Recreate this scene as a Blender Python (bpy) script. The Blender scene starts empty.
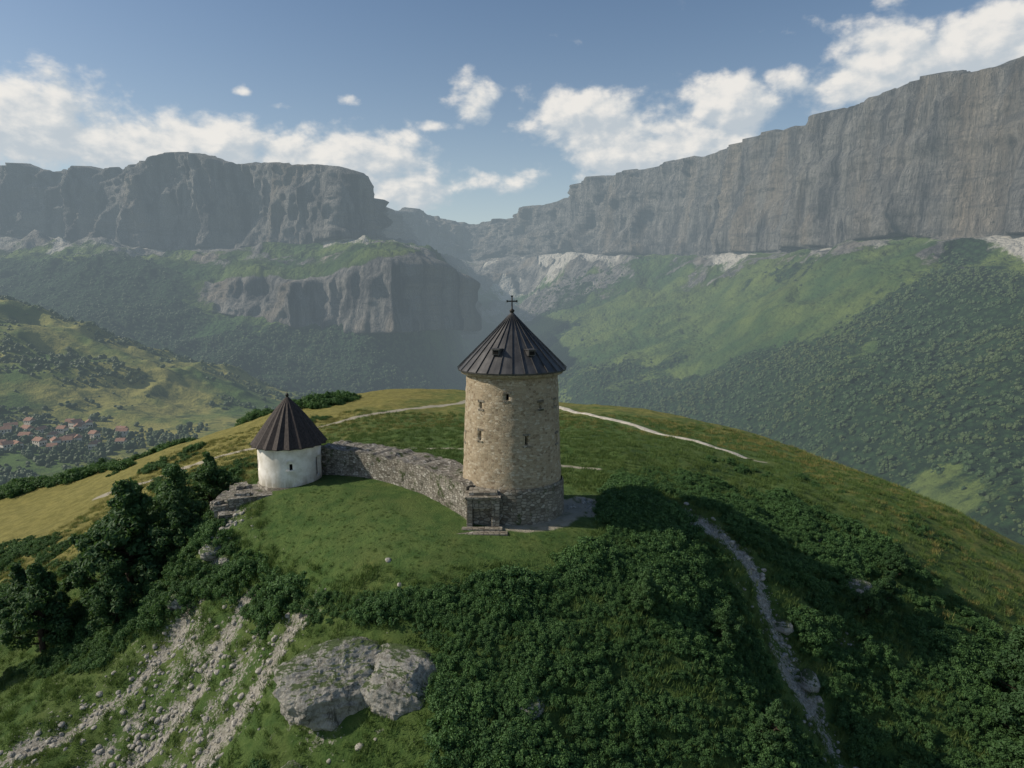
import bpy, bmesh, math, random
import numpy as np
from mathutils import Vector, Matrix
random.seed(7); rng=np.random.default_rng(11)
scene=bpy.context.scene
col=scene.collection
scene.view_settings.view_transform='Standard'
try: scene.view_settings.look='None'
except Exception: pass
scene.view_settings.exposure=0

# ------------------------------------------------------------------ noise
def _h(i,j,k,s):
    n=(i*73856093)^(j*19349663)^(k*83492791)^(s*2654435761)
    n=n&0xffffffff
    n=((n^(n>>13))*1274126177)&0xffffffff
    n=n^(n>>16)
    return (n&0xffffff)/16777216.0
def vn(x,y,z,s=0):
    x=np.asarray(x,float);y=np.asarray(y,float);z=np.asarray(z,float)+0*x
    xi=np.floor(x).astype(np.int64);yi=np.floor(y).astype(np.int64);zi=np.floor(z).astype(np.int64)
    fx=x-xi;fy=y-yi;fz=z-zi
    fx=fx*fx*(3-2*fx);fy=fy*fy*(3-2*fy);fz=fz*fz*(3-2*fz)
    r=0
    for a in (0,1):
        for b in (0,1):
            for c in (0,1):
                w=(fx if a else 1-fx)*(fy if b else 1-fy)*(fz if c else 1-fz)
                r=r+w*_h(xi+a,yi+b,zi+c,s)
    return r
def fbm(x,y,z,o=4,s=0):
    t=0;A=0;a=1.0;f=1.0
    for k in range(o):
        t=t+a*vn(x*f+17.3*k,y*f-9.1*k,z*f+4.7*k,s+k);A+=a;a*=.5;f*=2.03
    return t/A
def ridged(x,y,z,o=4,s=0):
    t=0;A=0;a=1.0;f=1.0
    for k in range(o):
        t=t+a*(1-np.abs(2*vn(x*f+11.3*k,y*f-5.1*k,z*f,s+k)-1));A+=a;a*=.5;f*=2.1
    return t/A
def sst(x,a,b):
    t=np.clip((x-a)/(b-a),0,1);return t*t*(3-2*t)
def pdist(x,y,pl):
    d=np.full(np.shape(x),1e9)
    for (x0,y0),(x1,y1) in zip(pl[:-1],pl[1:]):
        vx,vy=x1-x0,y1-y0;L=vx*vx+vy*vy
        t=np.clip(((x-x0)*vx+(y-y0)*vy)/L,0,1)
        d=np.minimum(d,np.hypot(x-x0-t*vx,y-y0-t*vy))
    return d
def inpoly(x,y,P):
    r=np.zeros(np.shape(x),bool);n=len(P)
    for i in range(n):
        x0,y0=P[i];x1,y1=P[(i+1)%n]
        if y0==y1: continue
        c=((y0>y)!=(y1>y))&(x<(x1-x0)*(y-y0)/(y1-y0)+x0)
        r^=c
    return r

# ------------------------------------------------------------------ node helpers
class N:
    def __init__(s,nt): s.nt=nt
    def n(s,t,**k):
        x=s.nt.nodes.new(t)
        for a,b in k.items(): setattr(x,a,b)
        return x
    def set(s,sock,v):
        if isinstance(v,bpy.types.NodeSocket): s.nt.links.new(v,sock)
        elif v is not None:
            if isinstance(v,(tuple,list)) and len(v)==3 and sock.type=='RGBA': v=(*v,1)
            sock.default_value=v
    def m(s,op,a,b=None,c=None,clamp=False):
        x=s.n('ShaderNodeMath',operation=op,use_clamp=clamp)
        for i,v in enumerate((a,b,c)):
            if v is not None: s.set(x.inputs[i],v)
        return x.outputs[0]
    def vm(s,op,a,b=None):
        x=s.n('ShaderNodeVectorMath',operation=op)
        s.set(x.inputs[0],a)
        if b is not None: s.set(x.inputs[1],b)
        return x.outputs['Value'] if op in('DOT_PRODUCT','LENGTH','DISTANCE') else x.outputs[0]
    def mix(s,f,a,b,mode='MIX'):
        x=s.n('ShaderNodeMix',data_type='RGBA',blend_type=mode)
        s.set(x.inputs[0],f);s.set(x.inputs[6],a);s.set(x.inputs[7],b)
        return x.outputs[2]
    def noise(s,vec,scale,detail=4,rough=.55,dist=0):
        x=s.n('ShaderNodeTexNoise');s.set(x.inputs['Vector'],vec)
        x.inputs['Scale'].default_value=scale;x.inputs['Detail'].default_value=detail
        x.inputs['Roughness'].default_value=rough;x.inputs['Distortion'].default_value=dist
        return x.outputs['Fac']
    def rng(s,v,a,b,c=0,d=1,smooth=True):
        x=s.n('ShaderNodeMapRange',interpolation_type='SMOOTHSTEP' if smooth else 'LINEAR')
        for i,q in enumerate((v,a,b,c,d)): s.set(x.inputs[i],q)
        return x.outputs[0]
    def attr(s,name):
        x=s.n('ShaderNodeAttribute',attribute_name=name);return x.outputs['Fac']
    def pos(s):
        return s.n('ShaderNodeNewGeometry').outputs['Position']
    def nrmz(s):
        x=s.n('ShaderNodeSeparateXYZ');s.set(x.inputs[0],s.n('ShaderNodeNewGeometry').outputs['Normal']);return x.outputs[2]
    def bump(s,h,strength,dist,nrm=None):
        x=s.n('ShaderNodeBump');s.set(x.inputs['Height'],h)
        x.inputs['Strength'].default_value=strength;x.inputs['Distance'].default_value=dist
        if nrm: s.set(x.inputs['Normal'],nrm)
        return x.outputs[0]
    def scale(s,vec,v):
        return s.vm('MULTIPLY',vec,v)
def newmat(name):
    m=bpy.data.materials.new(name);m.use_nodes=True
    nt=m.node_tree
    for x in list(nt.nodes): nt.nodes.remove(x)
    try: m.cycles.emission_sampling='NONE'
    except Exception: pass
    return m,N(nt)
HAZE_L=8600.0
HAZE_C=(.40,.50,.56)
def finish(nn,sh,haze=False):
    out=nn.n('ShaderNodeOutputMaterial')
    if haze:  # aerial haze painted into the material: emission mixed in by distance from origin
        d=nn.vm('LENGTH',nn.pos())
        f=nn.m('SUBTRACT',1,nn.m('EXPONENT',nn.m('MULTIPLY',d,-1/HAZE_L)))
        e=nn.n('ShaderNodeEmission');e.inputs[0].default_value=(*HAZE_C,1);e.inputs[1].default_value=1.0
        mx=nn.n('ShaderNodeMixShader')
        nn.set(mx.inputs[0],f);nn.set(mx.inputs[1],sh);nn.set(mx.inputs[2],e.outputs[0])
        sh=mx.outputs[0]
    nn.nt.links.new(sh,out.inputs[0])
def princ(nn,colr,rough=.9,nrm=None,spec=.2,metal=0):
    p=nn.n('ShaderNodeBsdfPrincipled')
    nn.set(p.inputs['Base Color'],colr);nn.set(p.inputs['Roughness'],rough)
    p.inputs['Specular IOR Level'].default_value=spec
    p.inputs['Metallic'].default_value=metal
    if nrm: nn.set(p.inputs['Normal'],nrm)
    return p.outputs[0]

# ------------------------------------------------------------------ materials
def mat_hill():
    m,n=newmat('hill_grass')
    P=n.pos()
    n1=n.noise(P,.09,5,.6);n2=n.noise(P,.8,5,.65);n3=n.noise(P,6,4,.7);n4=n.noise(P,.28,5,.65)
    yl=n.m('ADD',n.attr('dry'),n.m('ADD',n.m('MULTIPLY',n.m('SUBTRACT',n1,.5),1.3),n.m('MULTIPLY',n.m('SUBTRACT',n4,.5),1.0)))
    yl=n.rng(n.m('ADD',yl,n.m('MULTIPLY',n.m('SUBTRACT',n2,.5),.5)),.2,1.0)
    g=n.mix(n.rng(n2,.35,.65),(.050,.102,.024),(.098,.155,.040))
    g=n.mix(n.rng(n4,.4,.65,0,.5),g,(.115,.148,.042))
    d=n.mix(n.rng(n2,.3,.7),(.17,.160,.044),(.28,.25,.075))
    c=n.mix(yl,g,d)
    c=n.mix(n.rng(n3,.3,.7,.0,.35),c,n.mix(.6,c,(.02,.035,.01)))
    fine=n.noise(P,3.2,7,.78);mid=n.noise(P,.45,5,.7)
    rk=n.m('ADD',n.attr('rock'),n.m('ADD',n.m('MULTIPLY',n.m('SUBTRACT',fine,.5),1.9),n.m('MULTIPLY',n.m('SUBTRACT',mid,.5),1.5)))
    rk=n.rng(rk,.44,.62)
    rc=n.mix(n.rng(n3,.3,.7),(.18,.17,.135),(.45,.43,.38))
    c=n.mix(rk,c,rc)
    pt=n.m('ADD',n.attr('path'),n.m('MULTIPLY',n.m('SUBTRACT',n2,.5),.7))
    c=n.mix(n.rng(pt,.4,.65),c,n.mix(n2,(.28,.25,.18),(.44,.41,.33)))
    h=n.m('ADD',n.m('MULTIPLY',n3,.6),n.m('MULTIPLY',fine,1.2))
    finish(n,princ(n,c,.95,n.bump(h,.8,.3)))
    return m
def mat_mountain():
    m,n=newmat('mountain_rock_and_forest')
    P=n.pos()
    Pv=n.scale(P,(1,1,.10))
    s1=n.noise(Pv,.022,8,.72,.3);s2=n.noise(Pv,.006,5,.6)
    st=n.noise(n.scale(P,(.12,.12,1)),.035,6,.65)
    a=n.noise(P,.012,8,.7)
    rock=n.mix(n.rng(s1,.36,.62),(.070,.074,.082),(.30,.29,.27))
    rock=n.mix(n.rng(s2,.50,.7,0,.6),rock,(.36,.30,.225))
    rock=n.mix(n.rng(st,.54,.62,0,.4),rock,(.075,.08,.085))
    scree=n.mix(a,(.28,.27,.235),(.50,.48,.43))
    big=n.noise(P,.0035,5,.6)
    grass=n.mix(n.rng(big,.4,.62),(.042,.086,.030),(.115,.155,.044))
    grass=n.mix(n.rng(a,.4,.68,0,.7),grass,(.032,.060,.022))
    tr=n.n('ShaderNodeTexVoronoi');n.set(tr.inputs['Vector'],P);tr.inputs['Scale'].default_value=.085
    tree=n.mix(n.rng(tr.outputs['Distance'],.1,.8),(.028,.060,.024),(.012,.028,.014))
    fo=n.m('ADD',n.attr('forest'),n.m('MULTIPLY',n.m('SUBTRACT',a,.5),1.4))
    veg=n.mix(n.rng(fo,.42,.58),grass,tree)
    sc=n.m('ADD',n.attr('scree'),n.m('MULTIPLY',n.m('SUBTRACT',n.noise(n.scale(P,(1,1,.3)),.011,8,.75),.5),1.9))
    veg=n.mix(n.rng(sc,.46,.70),veg,scree)
    rk=n.m('ADD',n.attr('rock'),n.m('MULTIPLY',n.m('SUBTRACT',a,.5),1.1))
    c=n.mix(n.rng(rk,.42,.58),veg,rock)
    h=n.m('ADD',n.m('MULTIPLY',s1,n.m('MULTIPLY',n.attr('rock'),3.2)),n.m('ADD',n.m('MULTIPLY',tr.outputs['Distance'],-.2),a))
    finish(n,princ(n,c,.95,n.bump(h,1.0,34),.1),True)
    return m
def mat_valley():
    m,n=newmat('valley_meadow')
    P=n.pos()
    a=n.noise(P,.005,6,.65);b=n.noise(P,.03,6,.7)
    c=n.mix(n.rng(a,.40,.58),(.07,.115,.030),(.24,.225,.066))
    c=n.mix(n.rng(b,.48,.62,0,.7),c,(.030,.058,.019))
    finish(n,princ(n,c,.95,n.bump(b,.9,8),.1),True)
    return m
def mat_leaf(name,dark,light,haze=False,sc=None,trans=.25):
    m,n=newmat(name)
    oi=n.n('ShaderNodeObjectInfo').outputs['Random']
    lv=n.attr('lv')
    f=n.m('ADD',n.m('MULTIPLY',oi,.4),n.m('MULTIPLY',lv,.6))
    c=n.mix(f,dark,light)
    if sc:
        c=n.mix(n.rng(n.noise(n.pos(),sc,3,.6),.4,.62,0,.5),c,(.06,.08,.02))
    p=princ(n,c,.6,None,.25)
    sh=p
    if trans>0:
        t=n.n('ShaderNodeBsdfTranslucent');n.set(t.inputs[0],n.mix(.5,c,(.12,.21,.04)))
        mx=n.n('ShaderNodeMixShader');mx.inputs[0].default_value=trans
        n.set(mx.inputs[1],p);n.set(mx.inputs[2],t.outputs[0]);sh=mx.outputs[0]
    finish(n,sh,haze)
    return m
def mat_simple(name,c1,c2,scale=3,rough=.85,bump=.3,bd=.03,spec=.2,metal=0,haze=False,stretch=(1,1,1)):
    m,n=newmat(name)
    tc=n.n('ShaderNodeTexCoord').outputs['Object']
    v=n.scale(tc,stretch)
    a=n.noise(v,scale,7,.65)
    c=n.mix(n.rng(a,.3,.7),c1,c2)
    finish(n,princ(n,c,rough,n.bump(a,bump,bd),spec,metal),haze)
    return m
def mat_lime():
    m,n=newmat('limestone')
    P=n.pos()
    a=n.noise(P,.9,8,.72);b=n.noise(P,4.5,6,.75);cr=n.noise(n.scale(P,(1,1,.35)),1.6,9,.8,.8)
    c=n.mix(n.rng(a,.35,.65),(.23,.22,.19),(.46,.44,.39))
    c=n.mix(n.rng(b,.38,.62,0,.75),c,(.52,.51,.47))
    c=n.mix(n.rng(cr,.52,.64,0,.85),c,(.09,.088,.07))
    g=n.m('ADD',n.nrmz(),n.m('MULTIPLY',n.m('SUBTRACT',a,.5),2.4))
    c=n.mix(n.rng(g,.66,.92,0,.9),c,(.06,.10,.025))
    h=n.m('ADD',n.m('MULTIPLY',cr,-1.2),b)
    finish(n,princ(n,c,.95,n.bump(h,1.0,.25),.1))
    return m
def mat_plaster():
    m,n=newmat('white_plaster')
    tc=n.n('ShaderNodeTexCoord').outputs['Object']
    a=n.noise(tc,.9,7,.65);s=n.noise(n.scale(tc,(3,3,.35)),1.0,6,.65)
    z=n.n('ShaderNodeSeparateXYZ');n.set(z.inputs[0],tc)
    c=n.mix(n.rng(a,.35,.65),(.60,.57,.50),(.80,.78,.73))
    low=n.rng(z.outputs[2],.3,1.5,.75,0)
    c=n.mix(n.m('MULTIPLY',low,n.rng(s,.3,.6)),c,(.30,.27,.20))
    c=n.mix(n.rng(s,.55,.75,0,.35),c,(.36,.33,.27))
    finish(n,princ(n,c,.9,n.bump(a,.3,.03),.15))
    return m
def mat_masonry(name,cols,mortar,su=2.6,sv=4.2,moss=0.0,bd=.05):
    m,n=newmat(name)
    uv=n.n('ShaderNodeUVMap').outputs[0]
    P=n.pos()
    nz=n.n('ShaderNodeTexNoise');n.set(nz.inputs['Vector'],uv);nz.inputs['Scale'].default_value=1.7;nz.inputs['Detail'].default_value=3
    w=n.vm('ADD',uv,n.vm('MULTIPLY',n.vm('SUBTRACT',nz.outputs['Color'],(.5,.5,.5)),(.22,.12,0)))
    w=n.vm('MULTIPLY',w,(su,sv,1))
    vo=n.n('ShaderNodeTexVoronoi',voronoi_dimensions='2D');n.set(vo.inputs['Vector'],w);vo.inputs['Scale'].default_value=1;vo.inputs['Randomness'].default_value=.8
    ve=n.n('ShaderNodeTexVoronoi',voronoi_dimensions='2D',feature='DISTANCE_TO_EDGE');n.set(ve.inputs['Vector'],w);ve.inputs['Scale'].default_value=1;ve.inputs['Randomness'].default_value=.8
    sp=n.n('ShaderNodeSeparateColor');n.set(sp.inputs[0],vo.outputs['Color'])
    c=n.mix(sp.outputs[0],cols[0],cols[1])
    c=n.mix(n.rng(sp.outputs[1],.6,.95),c,cols[2])
    c=n.mix(n.rng(sp.outputs[2],.7,1),c,cols[3])
    big=n.noise(P,.55,6,.65);fine=n.noise(P,9,5,.7)
    c=n.mix(n.rng(big,.35,.7,0,.45),c,n.mix(.5,c,(.12,.10,.07)))
    c=n.mix(n.rng(fine,.3,.7,0,.35),c,n.mix(.6,c,(.05,.045,.035)))
    ed=n.rng(ve.outputs['Distance'],.02,.11)
    c=n.mix(ed,mortar,c)
    streak=n.noise(n.scale(P,(1.6,1.6,.12)),1.2,5,.6)
    c=n.mix(n.rng(streak,.55,.75,0,.4),c,n.mix(.5,c,(.06,.055,.045)))
    if moss>0:
        c=n.mix(n.rng(n.noise(P,.9,6,.7),.62-moss*.3,.75-moss*.3),c,(.05,.07,.025))
    h=n.m('ADD',n.m('MULTIPLY',ed,.8),n.m('ADD',n.m('MULTIPLY',sp.outputs[1],.35),n.m('MULTIPLY',fine,.5)))
    finish(n,princ(n,c,.92,n.bump(h,.9,bd),.15))
    return m
M_hill=mat_hill();M_mtn=mat_mountain();M_val=mat_valley()
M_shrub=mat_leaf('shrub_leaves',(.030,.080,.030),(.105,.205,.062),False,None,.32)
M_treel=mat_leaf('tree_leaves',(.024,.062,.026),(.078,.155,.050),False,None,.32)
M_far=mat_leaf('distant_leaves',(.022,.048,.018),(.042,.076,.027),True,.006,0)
M_grass=mat_leaf('grass_blades',(.065,.12,.03),(.13,.18,.05))
M_dry=mat_leaf('dry_grass_blades',(.16,.15,.045),(.30,.265,.09))
M_bark=mat_simple('bark',(.03,.022,.015),(.09,.07,.05),4)
M_tower=mat_masonry('tower_rubble_stone',[(.36,.29,.195),(.46,.385,.275),(.53,.465,.355),(.27,.21,.14)],(.40,.335,.24),3.3,5.6,0,.045)
M_plinth=mat_masonry('grey_rubble_stone',[(.21,.19,.15),(.31,.285,.235),(.42,.39,.33),(.14,.12,.095)],(.16,.145,.115),2.4,4.0,.2,.08)
M_wall=mat_masonry('rampart_stone',[(.22,.205,.175),(.35,.33,.285),(.47,.45,.40),(.13,.12,.10)],(.12,.11,.085),2.8,5.2,.3,.1)
M_metal=mat_simple('roof_sheet_metal',(.046,.046,.047),(.092,.090,.088),1.2,.5,.15,.02,.45,.3,False,(1,1,.4))
M_shingle=mat_simple('dark_wood_shingles',(.022,.018,.017),(.062,.050,.045),2.5,.75,.5,.05,.3,0,False,(3,3,1))
M_plaster=mat_plaster()
M_lime=mat_lime()
M_stone=mat_simple('loose_limestone',(.20,.19,.16),(.46,.44,.39),1.5,.95,.6,.1)
M_dark=mat_simple('dark_opening',(.006,.006,.006),(.012,.011,.01),2)
M_iron=mat_simple('wrought_iron',(.02,.02,.02),(.04,.035,.03),5,.5)
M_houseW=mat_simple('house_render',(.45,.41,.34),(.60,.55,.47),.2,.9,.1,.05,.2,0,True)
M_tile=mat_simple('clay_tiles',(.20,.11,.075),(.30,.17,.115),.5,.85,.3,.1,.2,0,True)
M_path=mat_simple('footpath_gravel',(.34,.31,.25),(.55,.52,.44),1.5,.95,.5,.05)

# ------------------------------------------------------------------ mesh helpers
def add_obj(name,me,mats=(),parent=None,smooth=False):
    o=bpy.data.objects.new(name,me);col.objects.link(o)
    for m in mats: me.materials.append(m)
    if parent: o.parent=parent
    if smooth: me.polygons.foreach_set('use_smooth',[True]*len(me.polygons))
    return o
def empty(name,loc=(0,0,0)):
    o=bpy.data.objects.new(name,None);o.location=loc;col.objects.link(o);o.empty_display_size=.3;return o
def grid_obj(name,P,mat,attrs={}):
    nr,nc=P.shape[:2]
    idx=np.arange(nr*nc).reshape(nr,nc)
    F=np.stack([idx[:-1,:-1],idx[:-1,1:],idx[1:,1:],idx[1:,:-1]],-1).reshape(-1,4)
    me=bpy.data.meshes.new(name);me.from_pydata(P.reshape(-1,3).tolist(),[],F.tolist())
    for k,v in attrs.items():
        a=me.attributes.new(k,'FLOAT','POINT');a.data.foreach_set('value',np.ascontiguousarray(v.reshape(-1),dtype=np.float32))
    return add_obj(name,me,[mat],None,True)
def bm_obj(name,bm,mats,parent=None,smooth=False):
    me=bpy.data.meshes.new(name);bm.to_mesh(me);bm.free()
    return add_obj(name,me,mats,parent,smooth)
def box(bm,cx,cy,cz,sx,sy,sz,mi=0,rot=0,taper=1.0):
    vs=[]
    c,s=math.cos(rot),math.sin(rot)
    for z in(-.5,.5):
        t=1 if z<0 else taper
        for x,y in((-.5,-.5),(.5,-.5),(.5,.5),(-.5,.5)):
            X,Y=x*sx*t,y*sy*t
            vs.append(bm.verts.new((cx+X*c-Y*s,cy+X*s+Y*c,cz+z*sz)))
    for f in((3,2,1,0),(4,5,6,7),(0,1,5,4),(1,2,6,5),(2,3,7,6),(3,0,4,7)):
        q=bm.faces.new([vs[i] for i in f]);q.material_index=mi
    return vs
def boxuv(bm):
    uv=bm.loops.layers.uv.verify()
    for f in bm.faces:
        nrm=f.normal
        for l in f.loops:
            p=l.vert.co
            if abs(nrm.z)>.6: l[uv].uv=(p.x,p.y)
            elif abs(nrm.x)>abs(nrm.y): l[uv].uv=(p.y,p.z)
            else: l[uv].uv=(p.x,p.z)
def lathe(bm,prof,ns,mi=0,jit=0,seed=1,uvR=None,cap=False):
    uv=bm.loops.layers.uv.verify()
    rings=[];L=[0]
    for a,b in zip(prof[:-1],prof[1:]): L.append(L[-1]+math.hypot(b[0]-a[0],b[1]-a[1]))
    for r,z in prof:
        ring=[]
        for i in range(ns):
            a=2*math.pi*i/ns-math.pi/2
            rr=r
            if jit: rr+=jit*(float(vn(np.array(math.cos(a)*r*2.2),np.array(math.sin(a)*r*2.2),np.array(z*2.2),seed))-.5)*2
            ring.append(bm.verts.new((rr*math.cos(a),rr*math.sin(a),z)))
        rings.append(ring)
    out={}
    for j in range(len(prof)-1):
        for i in range(ns):
            k=(i+1)%ns
            f=bm.faces.new((rings[j][i],rings[j][k],rings[j+1][k],rings[j+1][i]));f.material_index=mi;f.smooth=True
            R=uvR or max(prof[j][0],prof[j+1][0])
            us=[2*math.pi*i/ns*R,2*math.pi*(i+1)/ns*R]
            for l,(u,v) in zip(f.loops,((us[0],L[j]),(us[1],L[j]),(us[1],L[j+1]),(us[0],L[j+1]))): l[uv].uv=(u,v)
            out[(j,i)]=f
    if cap:
        f=bm.faces.new(rings[-1]);f.material_index=mi
    return out,rings

# ------------------------------------------------------------------ hill terrain
CT=[(0,0,0),(0,15,-.3),(-10,15,0),(-21,8,0),(-24,10,-.3),(0,30,-1),(-20,30,-1.5),(0,60,-3),(0,90,-4.7),(-25,95,-3.9),
(-10,-5,-.2),(-4,-8,-.3),(4,-6,-.5),(-17,0,-.3),(-22,3.5,-.2),(6,3,-.2),(-7,-11,-1),(-9,-17,-5.2),(-14,-8.5,-2.2),(-5,-16,-3.9),
(-36,-11,-15),(-50,8,-13),(-34,3,-9.5),(-19,-16.7,-11),(-14,-14.5,-5.5),(-25.5,0,-2.8),(0,-21.5,-7.6),(0,-14,-2.9),(13.6,-19.3,-9.5),(37,-10,-16),(28,-3,-10),
(47,4,-14),(15,1,-1),(18,-.6,-2.8),(20,-4.4,-6),(20,-8.8,-8.7),(21.4,-15.4,-12.3),(11,-8,-3),(41,14,-8.5),(15,16,-1),(32,18,-5.2),(13,42,-2),(33,42,-5),
(-24,-2.5,-4.3),(-27,-6.7,-9.5),(-18,-13,-8),(-30,12,-3.5),(-40,30,-6),(-52,29,-11),(-59,23,-14),(-100,75,-21),(-61,75,-10.8),(-44,85,-5.6),(26,80,-5.8),
(39,70,-6.8),(50,60,-9.2),(58.6,45,-11.8),(66,30,-14.7),(-80,60,-17),
(-130,110,-45),(-85,120,-38),(-50,130,-28),(0,135,-20),(35,125,-24),(60,105,-27),(80,80,-30),(95,45,-36),(100,10,-42),(80,-20,-42),(50,-40,-38),(0,-50,-33),
(-40,-40,-32),(-80,-20,-32),(-110,20,-33),(-140,60,-40)]
for a in range(0,360,24):
    for R,z in((210,-92),(320,-160),(440,-215)):
        CT.append((R*math.cos(math.radians(a))-10,R*math.sin(math.radians(a))+25,z))
CT=np.array(CT,float);S0=50.0
def tphi(r2): return np.where(r2>1e-12,.5*r2*np.log(np.maximum(r2,1e-12)),0)
c2=CT[:,:2]/S0
K=tphi(((c2[:,None]-c2[None])**2).sum(-1))+np.eye(len(CT))*2e-4
Q=np.hstack([np.ones((len(CT),1)),c2])
A=np.block([[K,Q],[Q.T,np.zeros((3,3))]])
W=np.linalg.solve(A,np.concatenate([CT[:,2],np.zeros(3)]))
SCREE=[[(-24,-1.5),(-26,-5),(-28.3,-8.0),(-33,-10),(-40,-14)],[(-14.5,-10.8),(-17,-13.6),(-19.8,-15.6),(-22,-20)],[(-20,-6.5),(-21.8,-10),(-25.5,-13.4),(-28,-18)],[(-23,-9.5),(-27,-14)],[(-26,-5),(-25,-8.5),(-29,-12.5)],[(-17,-9),(-20.5,-13),(-24,-17)]]
GUL=[(14,3),(16,.8),(18.3,-.6),(19.4,-2.6),(19.6,-5),(20.3,-7.2),(19.8,-9.4),(21.4,-12.4),(21,-15.4),(23,-24)]
def hill_h(x,y):
    x=np.asarray(x,float);y=np.asarray(y,float)
    sh=x.shape;X=x.reshape(-1)/S0;Y=y.reshape(-1)/S0
    out=W[-3]+W[-2]*X+W[-1]*Y
    for i in range(len(CT)):
        out=out+W[i]*tphi((X-c2[i,0])**2+(Y-c2[i,1])**2)
    out=out.reshape(sh)
    amp=.10+sst(np.hypot((x+8)/1.5,y-4),11,24)*(1-.55*sst(y,20,40))
    out=out+amp*((fbm(x/13,y/13,0,3,5)-.5)*2.6+(fbm(x/3.2,y/3.2,0,4,9)-.5)*1.0)
    for pl in SCREE+[GUL]:
        out=out-.55*np.exp(-(pdist(x,y,pl)/1.4)**2)
    return out
def axis(lo,flo,fhi,hi,st):
    a=np.arange(flo,fhi+st/2,st)
    l=flo-np.geomspace(st*1.5,flo-lo,46)[::-1]; r=fhi+np.geomspace(st*1.5,hi-fhi,46)
    return np.concatenate([l,a,r])
gx=axis(-430,-64,66,430,.42);gy=axis(-400,-30,60,480,.42)
GX,GY=np.meshgrid(gx,gy)
GZ=hill_h(GX,GY)
dry=.9*sst(-GX,24,40)*sst(GY,6,20)+.55*sst(GY,42,75)+.30*sst(GX,32,52)+.35*sst(GY,18,45)*sst(-GX,8,25)+.12
LAWN=[(-20,-2),(-14,-7.5),(-7,-11),(3,-9),(6.5,-4),(8,4),(0,12),(-12,8),(-22,6)]
rock=np.zeros_like(GX)
for i,pl in enumerate(SCREE):
    wv=.6+1.2*vn(GX/3.5,GY/3.5,0,130+i)
    rock=np.maximum(rock,(.74 if i<3 else .5)*np.exp(-(pdist(GX,GY,pl)/wv)**2))
rock=np.maximum(rock,(.40+.55*vn(GX/2.5,GY/2.5,0,141))*np.exp(-(pdist(GX,GY,GUL)/(.4+1.6*vn(GX/3,GY/3,0,140)))**2))
gzy,gzx=np.gradient(GZ,gy,gx)
steep=np.hypot(gzx,gzy)
rock=np.maximum(rock,.5*sst(steep,.8,1.4))
rock=np.maximum(rock,.22*sst(-GX,12,20)*sst(-GY,-2,6)*(GX<-10))
rock=np.maximum(rock,.7*np.exp(-(np.hypot(GX-(-24.5),GY-1.5)/2.2)**2))
path=np.zeros_like(GX)
PATHS={'a':[(5,82),(9,68),(14.5,54),(21.5,45),(27,39),(33,33.5)],
'b':[(-6,76),(-10,70),(-19,61),(-29,51),(-37,41),(-51,45),(-62,44)],
'c':[(-15,26),(-9,27),(-4,24),(3,16),(9,14)]}
path=np.maximum(path,.85*np.exp(-(pdist(GX,GY,PATHS['b'])/1.1)**2))
path=np.maximum(path,.7*np.exp(-(pdist(GX,GY,PATHS['c'])/.8)**2))
path=np.maximum(path,.7*np.exp(-(pdist(GX,GY,PATHS['a'])/1.5)**2))
path=np.maximum(path,.62*sst(-np.hypot(GX-.5,GY+.3),-6.0,-4.8))
path=np.maximum(path,.8*sst(-np.hypot(GX-6.0,(GY-1)/1.6),-2.3,-1.2))
grid_obj('hill_terrain',np.stack([GX,GY,GZ],-1),M_hill,{'dry':dry,'rock':rock,'path':path})

def ribbon(name,pl,w,lift,mat):
    P=np.array(pl,float)
    s=np.concatenate([[0],np.cumsum(np.hypot(*np.diff(P,axis=0).T))])
    t=np.arange(0,s[-1],.5)
    x=np.interp(t,s,P[:,0]);y=np.interp(t,s,P[:,1])
    ker=np.ones(15)/15
    xp=np.convolve(np.pad(x,7,'edge'),ker,'valid');yp=np.convolve(np.pad(y,7,'edge'),ker,'valid')
    xp+= (vn(t/6,0*t,0,3)-.5)*1.2
    tx=np.gradient(xp);ty=np.gradient(yp);L=np.maximum(np.hypot(tx,ty),1e-6);nx,ny=-ty/L,tx/L
    wl=w*(.55+.6*vn(t/1.5,0*t,0,4));wr=w*(.55+.6*vn(t/1.5,0*t+5,0,5))
    cols=[]
    for f in np.linspace(-1,1,9):
        ww=np.where(f<0,wl,wr)*f
        X=xp+nx*ww;Y=yp+ny*ww
        cols.append(np.stack([X,Y,hill_h(X,Y)+lift-.16*abs(f)**3],-1))
    return grid_obj(name,np.stack(cols,1),mat)
ribbon('footpath',PATHS['a'],.95,.16,M_path)

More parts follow.
